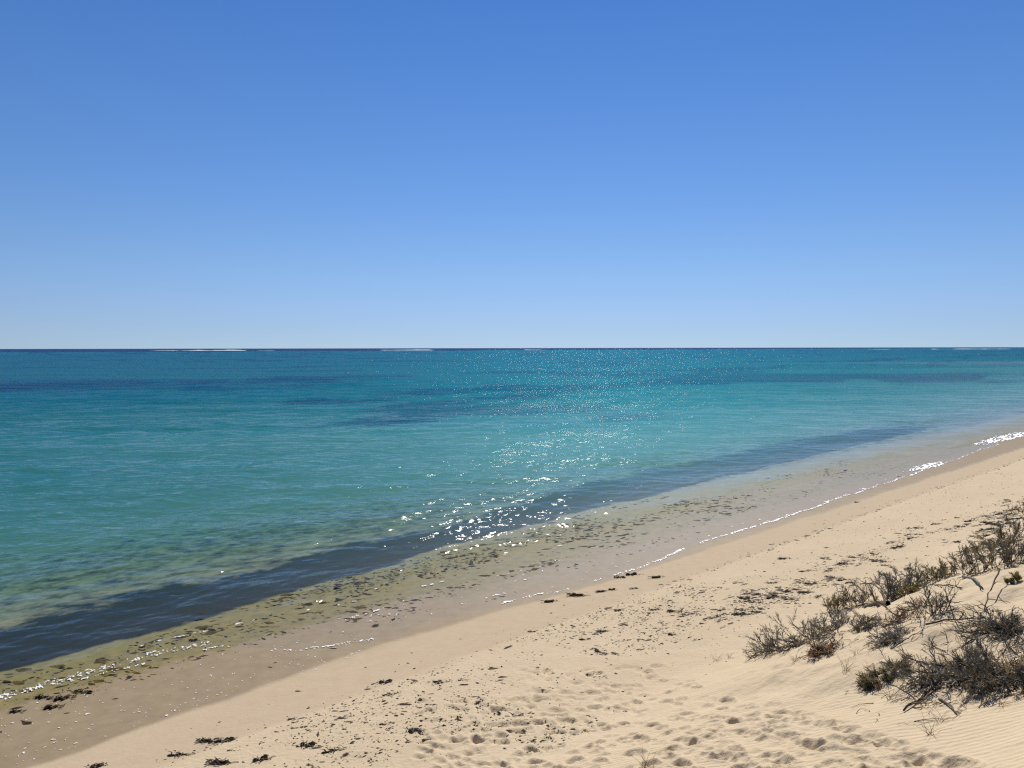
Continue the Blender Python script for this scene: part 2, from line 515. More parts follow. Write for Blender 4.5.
def water_material():
    t = NT('sea_water')
    d = t.attr('depth')
    def tint(k):
        e = t.math('MULTIPLY', d, -k)
        return t.math('EXPONENT', e)
    cc = t.n('ShaderNodeCombineColor')
    t.l(tint(0.40), cc.inputs[0]); t.l(tint(0.048), cc.inputs[1]); t.l(tint(0.024), cc.inputs[2])
    tr = t.n('ShaderNodeBsdfTransparent')
    t.l(cc.outputs[0], tr.inputs['Color'])
    # light scattered back by the water itself
    sc_ = t.n('ShaderNodeBsdfDiffuse')
    t.l(t.mix(t.ramp(d, 6, 25), (0.002, 0.124, 0.36), (0.003, 0.03, 0.14)), sc_.inputs['Color'])
    s = t.math('SUBTRACT', 1.0, t.math('EXPONENT', t.math('MULTIPLY', d, -0.075)))
    body = t.n('ShaderNodeMixShader')
    t.l(s, body.inputs[0]); t.l(tr.outputs[0], body.inputs[1]); t.l(sc_.outputs[0], body.inputs[2])
    # ripples
    rot = math.atan2(SY, SX)
    h = None
    for (scl, det, st, dr, amp) in ((5.0, 3, 0.75, 0.0, 0.030), (1.7, 2, 0.75, -0.35, 0.10), (0.75, 3, 0.75, 0.3, 0.19), (0.28, 3, 0.8, -0.15, 0.42), (0.09, 3, 0.6, 0.1, 1.1), (0.03, 2, 0.35, -0.1, 2.4)):
        q = t.math('MULTIPLY', t.noise(scl, det, 0.55, t.pos((st, 1.5, 1), dr)), amp)
        h = q if h is None else t.math('ADD', h, q)
    h = t.math('MULTIPLY', h, t.math('ADD', t.math('ADD', 0.08, t.math('MULTIPLY', t.ramp(d, 0.0, 0.8), 0.42)), t.ramp(d, 0.8, 4.5)))
    bump = t.n('ShaderNodeBump')
    bump.inputs['Strength'].default_value = 1.0
    bump.inputs['Distance'].default_value = 1.0
    bump.inputs['Filter Width'].default_value = 0.02
    t.l(h, bump.inputs['Height'])
    g = t.n('ShaderNodeBsdfGlossy')
    g.inputs['Roughness'].default_value = 0.055
    g.inputs['Color'].default_value = (1, 1, 1, 1)
    t.l(bump.outputs[0], g.inputs['Normal'])
    t.l(bump.outputs[0], sc_.inputs['Normal'])
    # share of mirrored sky: facets turned towards the eye dominate on a rough sea, so the grazing end is softened
    geo = t.n('ShaderNodeNewGeometry')
    dot = t.n('ShaderNodeVectorMath', operation='DOT_PRODUCT')
    t.l(bump.outputs[0], dot.inputs[0]); t.l(geo.outputs['Incoming'], dot.inputs[1])
    c_ = t.math('ADD', t.math('ABSOLUTE', dot.outputs['Value']), t.math('ADD', t.math('SUBTRACT', 0.20, t.math('MULTIPLY', t.ramp(d, 0.02, 0.3), 0.115)), t.math('MULTIPLY', t.ramp(d, 1.0, 4.0), 0.165)), clamp=True)
    f_ = t.math('ADD', 0.015, t.math('POWER', t.math('SUBTRACT', 1.0, c_, clamp=True), 5.0))
    mx = t.n('ShaderNodeMixShader')
    t.l(f_, mx.inputs[0]); t.l(body.outputs[0], mx.inputs[1]); t.l(g.outputs[0], mx.inputs[2])
    t.l(mx.outputs[0], t.out.inputs['Surface'])
    return t.m

me = mesh_from_arrays('sea_water', co, quads)
add_attr(me, 'depth', depth_a)
shade_smooth(me)
sea = tag(link('sea_water', me, water_material()), kind='structure')

# ------------------------------------------------------------------ foam left by the swash
f_rad = 6.6 / np.linspace(0.52, 0.055, 900)
f_ang = np.linspace(-R(44), R(44), 1900)
X, Y, quads = polar_grid(f_rad, f_ang, False)
u, v = uv_of(X, Y)
inz = np.nonzero((u > -3.0) & (u < 4.6) & (v > -6) & (v < 130))[0]
Xi, Yi, ui, vi = X[inz], Y[inz], u[inz], v[inz]
eu = edge_u(vi)
RRi = np.hypot(Xi, Yi)
def lace(sc, seed):
    # thin curved walls between foam cells
    n = fbm(Xi * sc + 7, Yi * sc, seed, 3)
    return 1 - np.clip(np.abs(n - 0.5) * 9, 0, 1)
l1, l2 = lace(1.6, 201), lace(4.5, 205)
patchy = fbm(vi * 0.5, ui * 0.9, 211, 3)
fine = fbm(Xi * 11, Yi * 17, 215, 2)
fine = np.clip(0.5 + (fine - 0.5) * 1.5, 0, 1)
fine2 = np.clip(0.5 + (fbm(Xi * 26, Yi * 40, 217, 2) - 0.5) * 1.7, 0, 1)
m = np.zeros(len(inz))
d_e = eu - ui
m = np.maximum(m, sstep(0.16, 0.03, np.abs(d_e - 0.06)) * sstep(0.30, 0.52, patchy + 0.25 * sstep(14, 26, vi)) * (0.14 + 0.22 * sstep(14, 24, vi) + 0.5 * fine + 0.5 * fine2))
wide = sstep(14, 26, vi) * sstep(140, 40, vi)
m = np.maximum(m, wide * sstep(2.0, 0.1, d_e) * sstep(-.02, .1, d_e) * (0.75 * l1 + 0.7 * l2) * sstep(0.32, 0.55, patchy + .1 * wide) * (.35 + 1.1 * fine))
left_line = 0.02 + 0.16 * np.sin(vi * 1.1) + 0.25 * (fbm(vi * 1.2, vi * 0, 221, 3) - .5)
m = np.maximum(m, sstep(0.34, 0.08, np.abs(ui - left_line)) * sstep(7.2, 6.0, vi) * sstep(-4, 0, vi) * (0.10 + 0.45 * fine + 0.6 * fine2))
for k, (c0, amp, v0, v1) in enumerate([(-.65, .2, 3, 14), (.75, .25, 8, 17), (1.35, .25, 9, 20), (-.15, .22, 7, 22), (2.1, .2, 9.5, 22), (-1.3, .25, 12, 30), (2.35, .2, 8, 13)]):
    ln = c0 + amp * np.sin(vi * 0.8 + k) + 0.6 * (fbm(vi * .6, vi * 0 + k, 231 + k, 3) - .5)
    brk = sstep(0.5, 0.66, fbm(vi * .9, vi * 0 + 3 * k, 251 + k, 3))
    m = np.maximum(m, sstep(0.10, 0.02, np.abs(ui - ln)) * brk * sstep(v0, v0 + 1.5, vi) * sstep(v1, v1 - 3, vi) * (0.05 + 1.05 * fine))
# two little surges of white water along the far shore
m = np.maximum(m, sstep(1.3, .5, np.hypot((ui - 0.9) / 1.0, (vi - 66) / 9.0)) * (0.36 + 0.4 * fine + .6 * fine2))
m = np.maximum(m, sstep(1.3, .5, np.hypot((ui - 2.0) / 0.55, (vi - 46.5) / 3.2)) * (0.36 + 0.4 * fine + .6 * fine2))
# small white flecks scattered over the wet sand
fleck = fbm(Xi * 15 + 3, Yi * 24, 271, 2)
m = np.maximum(m, 1.6 * sstep(0.76, 0.80, fleck + 0.16 * (patchy - .5)) * sstep(0.4, 1.0, ui) * sstep(3.7, 3.1, ui) * sstep(24, 13, vi))
mask = np.zeros(len(X), bool)
mask[inz[m > 0.62]] = True
kq = mask[quads].all(axis=1)
Zb = np.zeros(len(X)); Zs = np.zeros(len(X))
Zb[inz] = hgt_base(Xi, Yi)
cellf = np.maximum(np.gradient(w_rad)[np.clip(np.searchsorted(w_rad, RRi), 0, len(w_rad) - 1)] * 0.9, RRi * 0.00123)
zw = waves(ui, vi, cellf, np.maximum(-Zb[inz], 0))
zw = np.maximum(zw, Zb[inz] + 0.003 + 0.014 * np.clip(d_e / 1.2, 0, 1) + 0.003)
zw = np.where(ui > eu, Zb[inz], zw)
Zs[inz] = zw + 0.005 + 0.008 * fine * np.clip(m, 0, 1)
co, fq = compact(np.stack([X, Y, Zs], 1), quads[kq])
me = mesh_from_arrays('swash_foam', co, fq)
t = NT('foam')
p = t.n('ShaderNodeBsdfPrincipled')
p.inputs['Base Color'].default_value = (0.88, 0.87, 0.85, 1)
p.inputs['Roughness'].default_value = 0.6
t.l(p.outputs[0], t.out.inputs['Surface'])
FOAM = t.m
tag(link('swash_foam', me, FOAM), label='white lace of foam along the edge of the wet sand', cat='foam', kind='stuff')

# ------------------------------------------------------------------ surf on the reef, far out
def reef_breaker(px0, px1, dist, height, label, seed):
    n = 160
    xs = np.linspace((px0 - 512) / FPX * dist, (px1 - 512) / FPX * dist, n)
    prof = np.array([(-9, -0.4), (-4, 0.35), (-1, 0.9), (0.5, 1.0), (2.0, 0.55), (3, -0.4)])
    amp = height * np.clip(1.6 * (fbm(xs / 60.0, xs * 0, seed, 4) - 0.22), 0.02, 1) * np.clip(np.minimum(np.arange(n), np.arange(n)[::-1]) / 12.0, 0.05, 1)
    yo = dist + 25 * (fbm(xs / 90.0, xs * 0 + 9, seed + 3, 3) - .5)
    co, q = [], []
    x0 = xs.mean()
    for i in range(n):
        for (a, b) in prof:
            co.append((xs[i] - x0, yo[i] - dist + a * 1.5, b * amp[i] if b > 0 else b))
    k = len(prof)
    for i in range(n - 1):
        for j in range(k - 1):
            q.append((i * k + j, (i + 1) * k + j, (i + 1) * k + j + 1, i * k + j + 1))
    o = link('reef_breaker', mesh_from_arrays('reef_breaker', np.array(co), np.array(q)), FOAM)
    shade_smooth(o.data)
    o.location = (x0, dist, 0)
    tag(o, label, 'breaker', 'breakers on the far reef')
reef_breaker(150, 247, 2550, 3.2, 'longest and brightest white breaker on the far reef, towards the left of the horizon', 301)
reef_breaker(258, 276, 2600, 1.7, 'short white breaker just right of the longest one on the horizon', 303)
reef_breaker(380, 434, 2650, 1.7, 'low white breaker on the horizon left of the middle of the sea', 305)
reef_breaker(524, 548, 2650, 1.8, 'faint tiny white breaker in the middle of the horizon', 307)
reef_breaker(868, 890, 2700, 1.7, 'small white breaker on the horizon above the right part of the sea', 309)
reef_breaker(930, 1010, 2750, 1.7, 'low faint breaker on the horizon at the far right', 311)

# ------------------------------------------------------------------ stranded seaweed
W_DARK = simple_mat('seaweed_brown', (0.030, 0.020, 0.011), (0.075, 0.045, 0.022), 14, 0.75, 0.25, 0, 0.7)
W_WET = simple_mat('seaweed_wet', (0.016, 0.013, 0.009), (0.055, 0.038, 0.018), 14, 0.85, 0.08, 0, 0.6)
W_OLIVE = simple_mat('seaweed_olive', (0.05, 0.038, 0.012), (0.15, 0.10, 0.025), 9, 0.9, 0.05)

class MB:
    def __init__(self):
        self.v, self.q, self.t = [], [], []
    def ribbon(self, pts, w, up=Vector((0, 0, 1)), th=0.0):
        base = len(self.v)
        n = len(pts)
        for i, p in enumerate(pts):
            d = (pts[min(i + 1, n - 1)] - pts[max(i - 1, 0)])
            s = d.cross(up)
            if s.length < 1e-6: s = Vector((1, 0, 0))
            s = s.normalized() * (w * (0.25 + 0.75 * math.sin(math.pi * (i + 0.6) / (n + 0.2))))
            self.v += [p - s, p + s]
        for i in range(n - 1):
            a = base + 2 * i
            self.q.append((a, a + 2, a + 3, a + 1))
    def tube(self, pts, r0, r1, sides=4):
        base, n = len(self.v), len(pts)
        for i, p in enumerate(pts):
            d = (pts[min(i + 1, n - 1)] - pts[max(i - 1, 0)])
            if d.length < 1e-9: d = Vector((0, 0, 1))
            d.normalize()
            a = d.orthogonal().normalized()
            b = d.cross(a)
            r = r0 + (r1 - r0) * i / max(n - 1, 1)
            for k in range(sides):
                th = 2 * math.pi * k / sides
                self.v.append(p + a * (r * math.cos(th)) + b * (r * math.sin(th)))
        for i in range(n - 1):
            for k in range(sides):
                a0, a1 = base + i * sides + k, base + i * sides + (k + 1) % sides
                self.q.append((a0, a1, a1 + sides, a0 + sides))
        e = base + (n - 1) * sides
        for k in range(1, sides - 1):
            self.t.append((e, e + k, e + k + 1))
    def lump(self, c, rx, ry, rz, n=9):
        base = len(self.v)
        ph = random.uniform(0, 6)
        rad_ = [1 + 0.28 * math.sin(2 * a + ph) + random.uniform(-.18, .18) for a in [2 * math.pi * k / n for k in range(n)]]
        for lv, (s, h) in enumerate(((1.0, -0.15), (0.72, 0.62))):
            for k in range(n):
                a = 2 * math.pi * k / n
                self.v.append(c + Vector((rx * s * rad_[k] * math.cos(a), ry * s * rad_[k] * math.sin(a), rz * (h + random.uniform(-.1, .1)))))
        self.v.append(c + Vector((0, 0, rz)))
        for k in range(n):
            k2 = (k + 1) % n
            self.q.append((base + k, base + k2, base + n + k2, base + n + k))
            self.t.append((base + n + k, base + n + k2, base + 2 * n))
    def mesh(self, name, smooth=False):
        me = mesh_from_arrays(name, np.array([tuple(p) for p in self.v]), np.array(self.q) if self.q else None, np.array(self.t) if self.t else None)
        if smooth: shade_smooth(me)
        return me

def weed_mesh(kind):
    mb = MB()
    if kind == 'tangle':
        for i in range(random.randint(6, 10)):
            mb.lump(Vector((random.gauss(0, .065), random.gauss(0, .03), 0.0)), random.uniform(.015, .05), random.uniform(.012, .03), random.uniform(.012, .035), 8)
        nr, ln, sp = 30, .07, .115
    elif kind == 'strand':
        for i in range(6):
            mb.lump(Vector((random.uniform(-.14, .14), random.uniform(-.015, .015), 0)), random.uniform(.035, .06), .016, .014)
        nr, ln, sp = 18, .07, .14
    else:
        mb.lump(Vector((0, 0, 0)), random.uniform(.02, .035), random.uniform(.012, .022), .015)
        nr, ln, sp = 7, .045, .03
    for i in range(nr):
        a = random.gauss(0, .7) + (math.pi if random.random() < .5 else 0)
        p = Vector((random.uniform(-sp, sp), random.uniform(-sp * .3, sp * .3), random.uniform(.005, .03)))
        pts = []
        for k in range(5):
            pts.append(p.copy())
            a += random.gauss(0, .45)
            p = p + Vector((math.cos(a), math.sin(a), random.gauss(0, .12))) * ln / 4
            p.z = max(.004, min(p.z, .05))
        if random.random() < .6:
            mb.ribbon(pts, random.uniform(.004, .009), Vector((random.gauss(0, .4), random.gauss(0, .4), 1)))
        else:
            mb.tube(pts, .004, .002, 4)
    return mb.mesh('seaweed_' + kind)
WEED = {k: [weed_mesh(k) for _ in range(5)] for k in ('tangle', 'strand', 'scrap')}
for k in WEED:
    for me in WEED[k]:
        me.materials.append(W_DARK)
WEED_WET = []
for me in WEED['tangle']:
    c = me.copy(); c.materials.clear(); c.materials.append(W_WET); WEED_WET.append(c)

def put_weed(x, y, z, kind, sc, rot, label, group=None, name='seaweed_clump', wet=False, hz=1.0):
    o = bpy.data.objects.new(name, random.choice(WEED_WET if wet else WEED[kind]))
    scene.collection.objects.link(o)
    o.location = (x, y, z)
    o.rotation_euler = (0, 0, rot)
    o.scale = (sc * random.uniform(.85, 1.2), sc, sc * hz)
    tag(o, label, 'seaweed', group)
    return o

NAMED = [
    (205, 741, 18, 'dense dark seaweed clump at the left end of the drift line on damp sand'),
    (223, 741, 20, 'ragged dark seaweed clump just right of the dense clump, on the damp drift line'),
    (183, 754, 17, 'flat dark seaweed strand below and left of the two drift line clumps'),
    (95, 766, 16, 'dark seaweed scrap at the very bottom edge, on damp sand furthest left'),
    (220, 763, 22, 'half buried faded seaweed patch on dry pale sand below the two drift line clumps'),
    (261, 759, 20, 'half buried seaweed patch on pale sand, right of another faded patch'),
    (291, 719, 9, 'small dark oval seaweed lump on smooth damp sand above the left drift line'),
    (298, 691, 6, 'tiny dark seaweed lump alone on damp sand close to the wet sand edge'),
    (386, 682, 16, 'rounded dark seaweed clump on damp sand left of the scattered litter'),
    (391, 694, 14, 'flat seaweed strand just below the rounded clump at the upper edge of the pale sand'),
    (308, 745, 20, 'loose tangled seaweed clump alone on pale sand, right of the smooth empty patch'),
    (335, 750, 18, 'long loose seaweed strand on pale sand right of the lone tangled clump'),
    (413, 731, 18, 'ragged seaweed clump in the middle of the littered pale sand'),
    (442, 682, 16, 'long flat seaweed strand on the drift line near the middle of the beach'),
    (463, 680, 10, 'small dark seaweed knot right of the long flat strand on the drift line'),
    (517, 716, 8, 'dark upright seaweed knot in the trampled sand among the first footprints'),
    (548, 602, 14, 'flat wet seaweed lump at the water edge, nearest of the row of lumps'),
    (577, 596, 18, 'long wet seaweed lump second in the row along the water edge'),
    (601, 592, 12, 'low wet seaweed lump with a trailing tail, third in the row along the water edge'),
    (612, 590, 11, 'rounded wet seaweed lump touching the low one with the tail'),
    (620, 578, 13, 'wet seaweed lump in the shallow film left of its taller twin'),
    (632, 575, 14, 'taller wet seaweed lump in the shallow film, right one of the twins'),
    (634, 589, 9, 'single round seaweed lump on damp sand below the twin lumps'),
    (655, 578, 13, 'wet seaweed lump on damp sand, farthest right of the row of lumps'),
    (618, 611, 9, 'small seaweed scrap on damp sand between the lumps and the pale sand'),
    (532, 632, 8, 'small dark seaweed lump on damp sand above the middle of the drift line'),
    (857, 503, 6, 'tiny dark seaweed lump on the far wet sand by the water edge'),
    (702, 624, 7, 'small dark seaweed lump standing out on the open pale sand'),
    (63, 698, 18, 'dark wet seaweed mound on wet sand below the white foam line'),
    (83, 692, 15, 'dark wet seaweed mound right of its bigger neighbour below the foam line'),
    (42, 697, 14, 'low wet seaweed mound left of its bigger neighbour below the foam line'),
    (52, 707, 16, 'long wet seaweed strand lying below the row of mounds on wet sand'),
    (16, 711, 12, 'reddish wet seaweed patch on wet sand at the left edge'),
    (193, 640, 12, 'brown wet seaweed lump on the sand at the right end of the white foam line'),
]
for (px, py, wpx, lab) in NAMED:
    x, y, z = on_ground(px, py)
    dist = math.hypot(x, y)
    wm = wpx * math.hypot(dist, CAM_H - z) / FPX
    wet_one = 'wet' in lab and 'wet sand edge' not in lab
    put_weed(x, y, z - .004, 'strand' if 'strand' in lab or 'long' in lab else 'tangle', wm / 0.27, random.uniform(-.35, .35), lab, 'seaweed clumps on the beach', wet=wet_one, hz=1.15)

ZONES = {
    'drift': ('seaweed scraps along the drift line', 'small dark seaweed scrap in the thin drift line between damp and dry sand'),
    'trample': ('seaweed scraps on the littered sand', 'small dark seaweed scrap among many on the littered pale sand left of the footprints'),
    'shrub': ('flat seaweed strands below the shrubs', 'flat dark seaweed strand among many on dry sand seaward of the dune shrubs'),
    'damp': ('stray seaweed bits on damp sand', 'stray dark seaweed bit lying alone on smooth damp sand'),
}
def zone_sample(zone):
    while True:
        if zone == 'drift':
            v = random.uniform(1, 75); u = 5.62 + .5 * (float(fbm(np.array([v * .35]), np.array([.55]), 31, 3)[0]) - .5) + random.gauss(-.1, .16); ok = True
        elif zone == 'trample':
            u, v = random.uniform(5.7, 10.3), random.uniform(4.2, 17)
            ok = random.random() < float(sstep(.40, .62, fbm(np.array([u * .9]), np.array([v * .9]), 401, 3))[0]) and not (u > 9.0 and v > 8.5 + (10.3 - u))
        elif zone == 'shrub':
            v = random.uniform(11, 36); u = 8.0 + (v - 14) * .125 + random.gauss(0, .75)
            ok = u < 10.9 and random.random() < float(sstep(.40, .60, fbm(np.array([u * 1.5]), np.array([v * .6]), 411, 3))[0]) * (.25 + .75 * float(sstep(13, 18, np.array([v]))[0]))
        else:
            u, v = random.uniform(4.0, 5.5), random.uniform(1, 60); ok = True
        if ok:
            x, y = xy_of(u, v)
            if y > 4 and abs(x) < y * .72:
                return x, y
def gz(x, y):
    return float(hgt_base(np.array([x]), np.array([y]))[0])
for zone, n, kinds in (('drift', 58, ('scrap', 'scrap', 'strand')), ('trample', 75, ('scrap', 'tangle', 'strand')), ('shrub', 125, ('strand', 'strand', 'tangle')), ('damp', 16, ('scrap',))):
    g, lab = ZONES[zone]
    for i in range(n):
        x, y = zone_sample(zone)
        k = random.choice(kinds)
        sc = random.uniform(.5, 1.0) * (1.0 if k != 'scrap' else 1.3) * (1.55 if zone == 'shrub' else .62)
        put_weed(x, y, gz(x, y) - .004, k, sc, random.gauss(0, .5) + (0 if zone != 'shrub' else .1), lab, g, name='seaweed_scrap')

def flakes(name, pts, mat, smin, smax, hgt, label, cat, aspect=2.2):
    """countless small flakes, each a low ridge of six points, in one mesh"""
    n = len(pts)
    P = np.array(pts)
    L = smin + (smax - smin) * rng.uniform(0, 1, n) ** 2.2 * rng.choice([.7, 1, 1.6], n)
    W = L / aspect * rng.uniform(.5, 1.3, n)
    a = rng.normal(0, .6, n)
    ca, sa = np.cos(a), np.sin(a)
    loc = np.stack([np.stack([-L, 0 * L, -.004 + 0 * L], 1), np.stack([0 * L, -W, -.004 + 0 * L], 1), np.stack([L, .3 * W, -.004 + 0 * L], 1), np.stack([.1 * L, W, -.004 + 0 * L], 1),
                    np.stack([-.4 * L, .1 * W, hgt * L * rng.uniform(.5, 1.4, n)], 1), np.stack([.5 * L, 0 * W, hgt * L * rng.uniform(.4, 1.4, n)], 1)], 1)
    wx = loc[..., 0] * ca[:, None] - loc[..., 1] * sa[:, None]
    wy = loc[..., 0] * sa[:, None] + loc[..., 1] * ca[:, None]
    co = np.stack([wx + P[:, 0:1], wy + P[:, 1:2], loc[..., 2] + P[:, 2:3]], -1).reshape(-1, 3)
    base = (np.arange(n) * 6)[:, None, None]
    tri = np.array([[0, 1, 4], [1, 5, 4], [1, 2, 5], [2, 3, 5], [3, 4, 5], [3, 0, 4]])[None] + base
    o = link(name, mesh_from_arrays(name, co, None, tri.reshape(-1, 3)), mat)
    return tag(o, label, cat, kind='stuff')

pts = []
for zone, n in (('drift', 1300), ('trample', 4600), ('shrub', 3600), ('damp', 300)):
    pts += [zone_sample(zone) for _ in range(n)]
for i in range(2600):                                       # thin sprinkling over all the dry sand
    u, v = random.uniform(5.8, 10.6), random.uniform(4, 45)
    pts.append(xy_of(u, v))
P = np.array(pts)
flakes('seaweed_litter', np.column_stack([P, hgt_base(P[:, 0], P[:, 1])]), W_DARK, .006, .034, .35, 'fine dark seaweed crumbs sprinkled over the pale sand', 'seaweed litter')

pts = [zone_sample('shrub') for _ in range(900)] + [zone_sample('drift') for _ in range(160)] + [zone_sample('trample') for _ in range(240)]
P = np.array(pts)
flakes('seaweed_shreds', np.column_stack([P, hgt_base(P[:, 0], P[:, 1])]), W_DARK, .022, .11, .16, 'dark flat shreds of seaweed lying on the dry sand', 'seaweed litter', 3.0)

# weed washing about in the shallows
pts = []
while len(pts) < 2600:
    u, v = random.uniform(-2.6, 2.6), random.uniform(-2, 46)
    nn = float(fbm(np.array([u * 1.1 + 3]), np.array([v * .4]), 421, 3)[0])
    c = (0.4 + 1.2 * math.exp(-((v - 14) / 4.5) ** 2) * (1 if u > -1.8 else .3)) * (0.7 if v > 22 else 1)
    if v < 10: c = (1.5 if -.9 < u < .9 else .15)
    if v > 24 and u > 1.5: c *= .1
    if random.random() < c * max(0, (nn - .44) * 7):
        pts.append(xy_of(u, v))
P = np.array(pts)
U, V = uv_of(P[:, 0], P[:, 1])
zz = hgt_base(P[:, 0], P[:, 1])
flakes('floating_seaweed', np.column_stack([P, np.where(U < 0.2, np.maximum(zz, -.03), zz)]), W_WET, .014, .11, .10, 'dark shreds of seaweed washing about in the shallows', 'seaweed', 2.0)
pts = []
while len(pts) < 1500:
    u, v = random.uniform(-4.5, 1.2), random.uniform(-3, 30)
    if u < float(band_lo(v)) + .3: continue
    nn = float(fbm(np.array([u * .9 + 3]), np.array([v * .5]), 431, 3)[0])
    if random.random() < max(0, (nn - .42) * 6):
        pts.append(xy_of(u, v))
P = np.array(pts)
flakes('drowned_seaweed', np.column_stack([P, hgt_base(P[:, 0], P[:, 1])]), W_OLIVE, .03, .17, .12, 'olive and ochre weed lying under the clear shallow water', 'seaweed', 1.8)

# ------------------------------------------------------------------ dune shrubs
BARK_DARK = simple_mat('bark_dark', (0.075, 0.060, 0.050), (0.20, 0.165, 0.135), 20, .85, .2)
BARK_GREY = simple_mat('bark_grey', (0.11, 0.10, 0.09), (0.26, 0.235, 0.21), 20, .85, .2)
BARK_BROWN = simple_mat('bark_brown', (0.07, 0.045, 0.028), (0.15, 0.10, 0.06), 20, .85, .2)
LEAF_DARK = simple_mat('leaf_dark', (0.085, 0.085, 0.065), (0.19, 0.18, 0.14), 9, .6, .35, .15)
LEAF_GREY = simple_mat('leaf_grey', (0.15, 0.155, 0.14), (0.32, 0.31, 0.28), 9, .6, .35, .2)
LEAF_OLIVE = simple_mat('leaf_olive', (0.10, 0.095, 0.04), (0.23, 0.20, 0.085), 9, .6, .35, .25)
LEAF_YELLOW = simple_mat('leaf_yellow', (0.16, 0.15, 0.03), (0.30, 0.27, 0.06), 9, .6, .35, .3)
LEAF_RED = simple_mat('leaf_red', (0.13, 0.065, 0.032), (0.28, 0.15, 0.075), 9, .7, .3, .2)
STRAW = simple_mat('dry_straw', (0.26, 0.19, 0.10), (0.42, 0.32, 0.19), 9, .8, .2, .2)

TWIG_SPOTS = []
class Ground:
    def __init__(self, x, y):
        e = .35
        xs = np.array([x, x + e, x - e, x, x]); ys = np.array([y, y, y, y + e, y - e])
        h = hgt_base(xs, ys)
        self.x, self.y, self.z = x, y, float(h[0])
        self.gx, self.gy = float(h[1] - h[2]) / (2 * e), float(h[3] - h[4]) / (2 * e)
    def local(self, p):
        return self.gx * p.x + self.gy * p.y

def stem_path(g, p, d, length, n, wob, lift, floor=.004):
    pts = [p.copy()]
    d = d.normalized()
    for i in range(n):
        d = (d + Vector((random.gauss(0, wob), random.gauss(0, wob), random.gauss(0, wob * .7) + lift))).normalized()
        p = p + d * (length / n)
        lo = g.local(p) + floor
        if p.z < lo: p.z = lo + random.uniform(0, .01); d.z = abs(d.z) * .5
        pts.append(p.copy())
    return pts

def leafy(mb, pts, t0, dens, ll, lw, spread):
    n = len(pts) - 1
    for i in range(n):
        if i / n < t0: continue
        for k in range(dens):
            f = random.random()
            p = pts[i].lerp(pts[i + 1], f)
            d = (pts[i + 1] - pts[i]).normalized()
            d = (d + Vector((random.gauss(0, spread), random.gauss(0, spread), random.gauss(.1, spread)))).normalized()
            L = ll * random.uniform(.5, 1.3)
            mid = p + d * L * .5
            end = mid + (d + Vector((random.gauss(0, .3), random.gauss(0, .3), random.gauss(-.1, .3)))).normalized() * L * .5
            mb.ribbon([p, mid, end], lw * random.uniform(.6, 1.2), Vector((random.gauss(0, 1), random.gauss(0, 1), random.gauss(0, 1))))

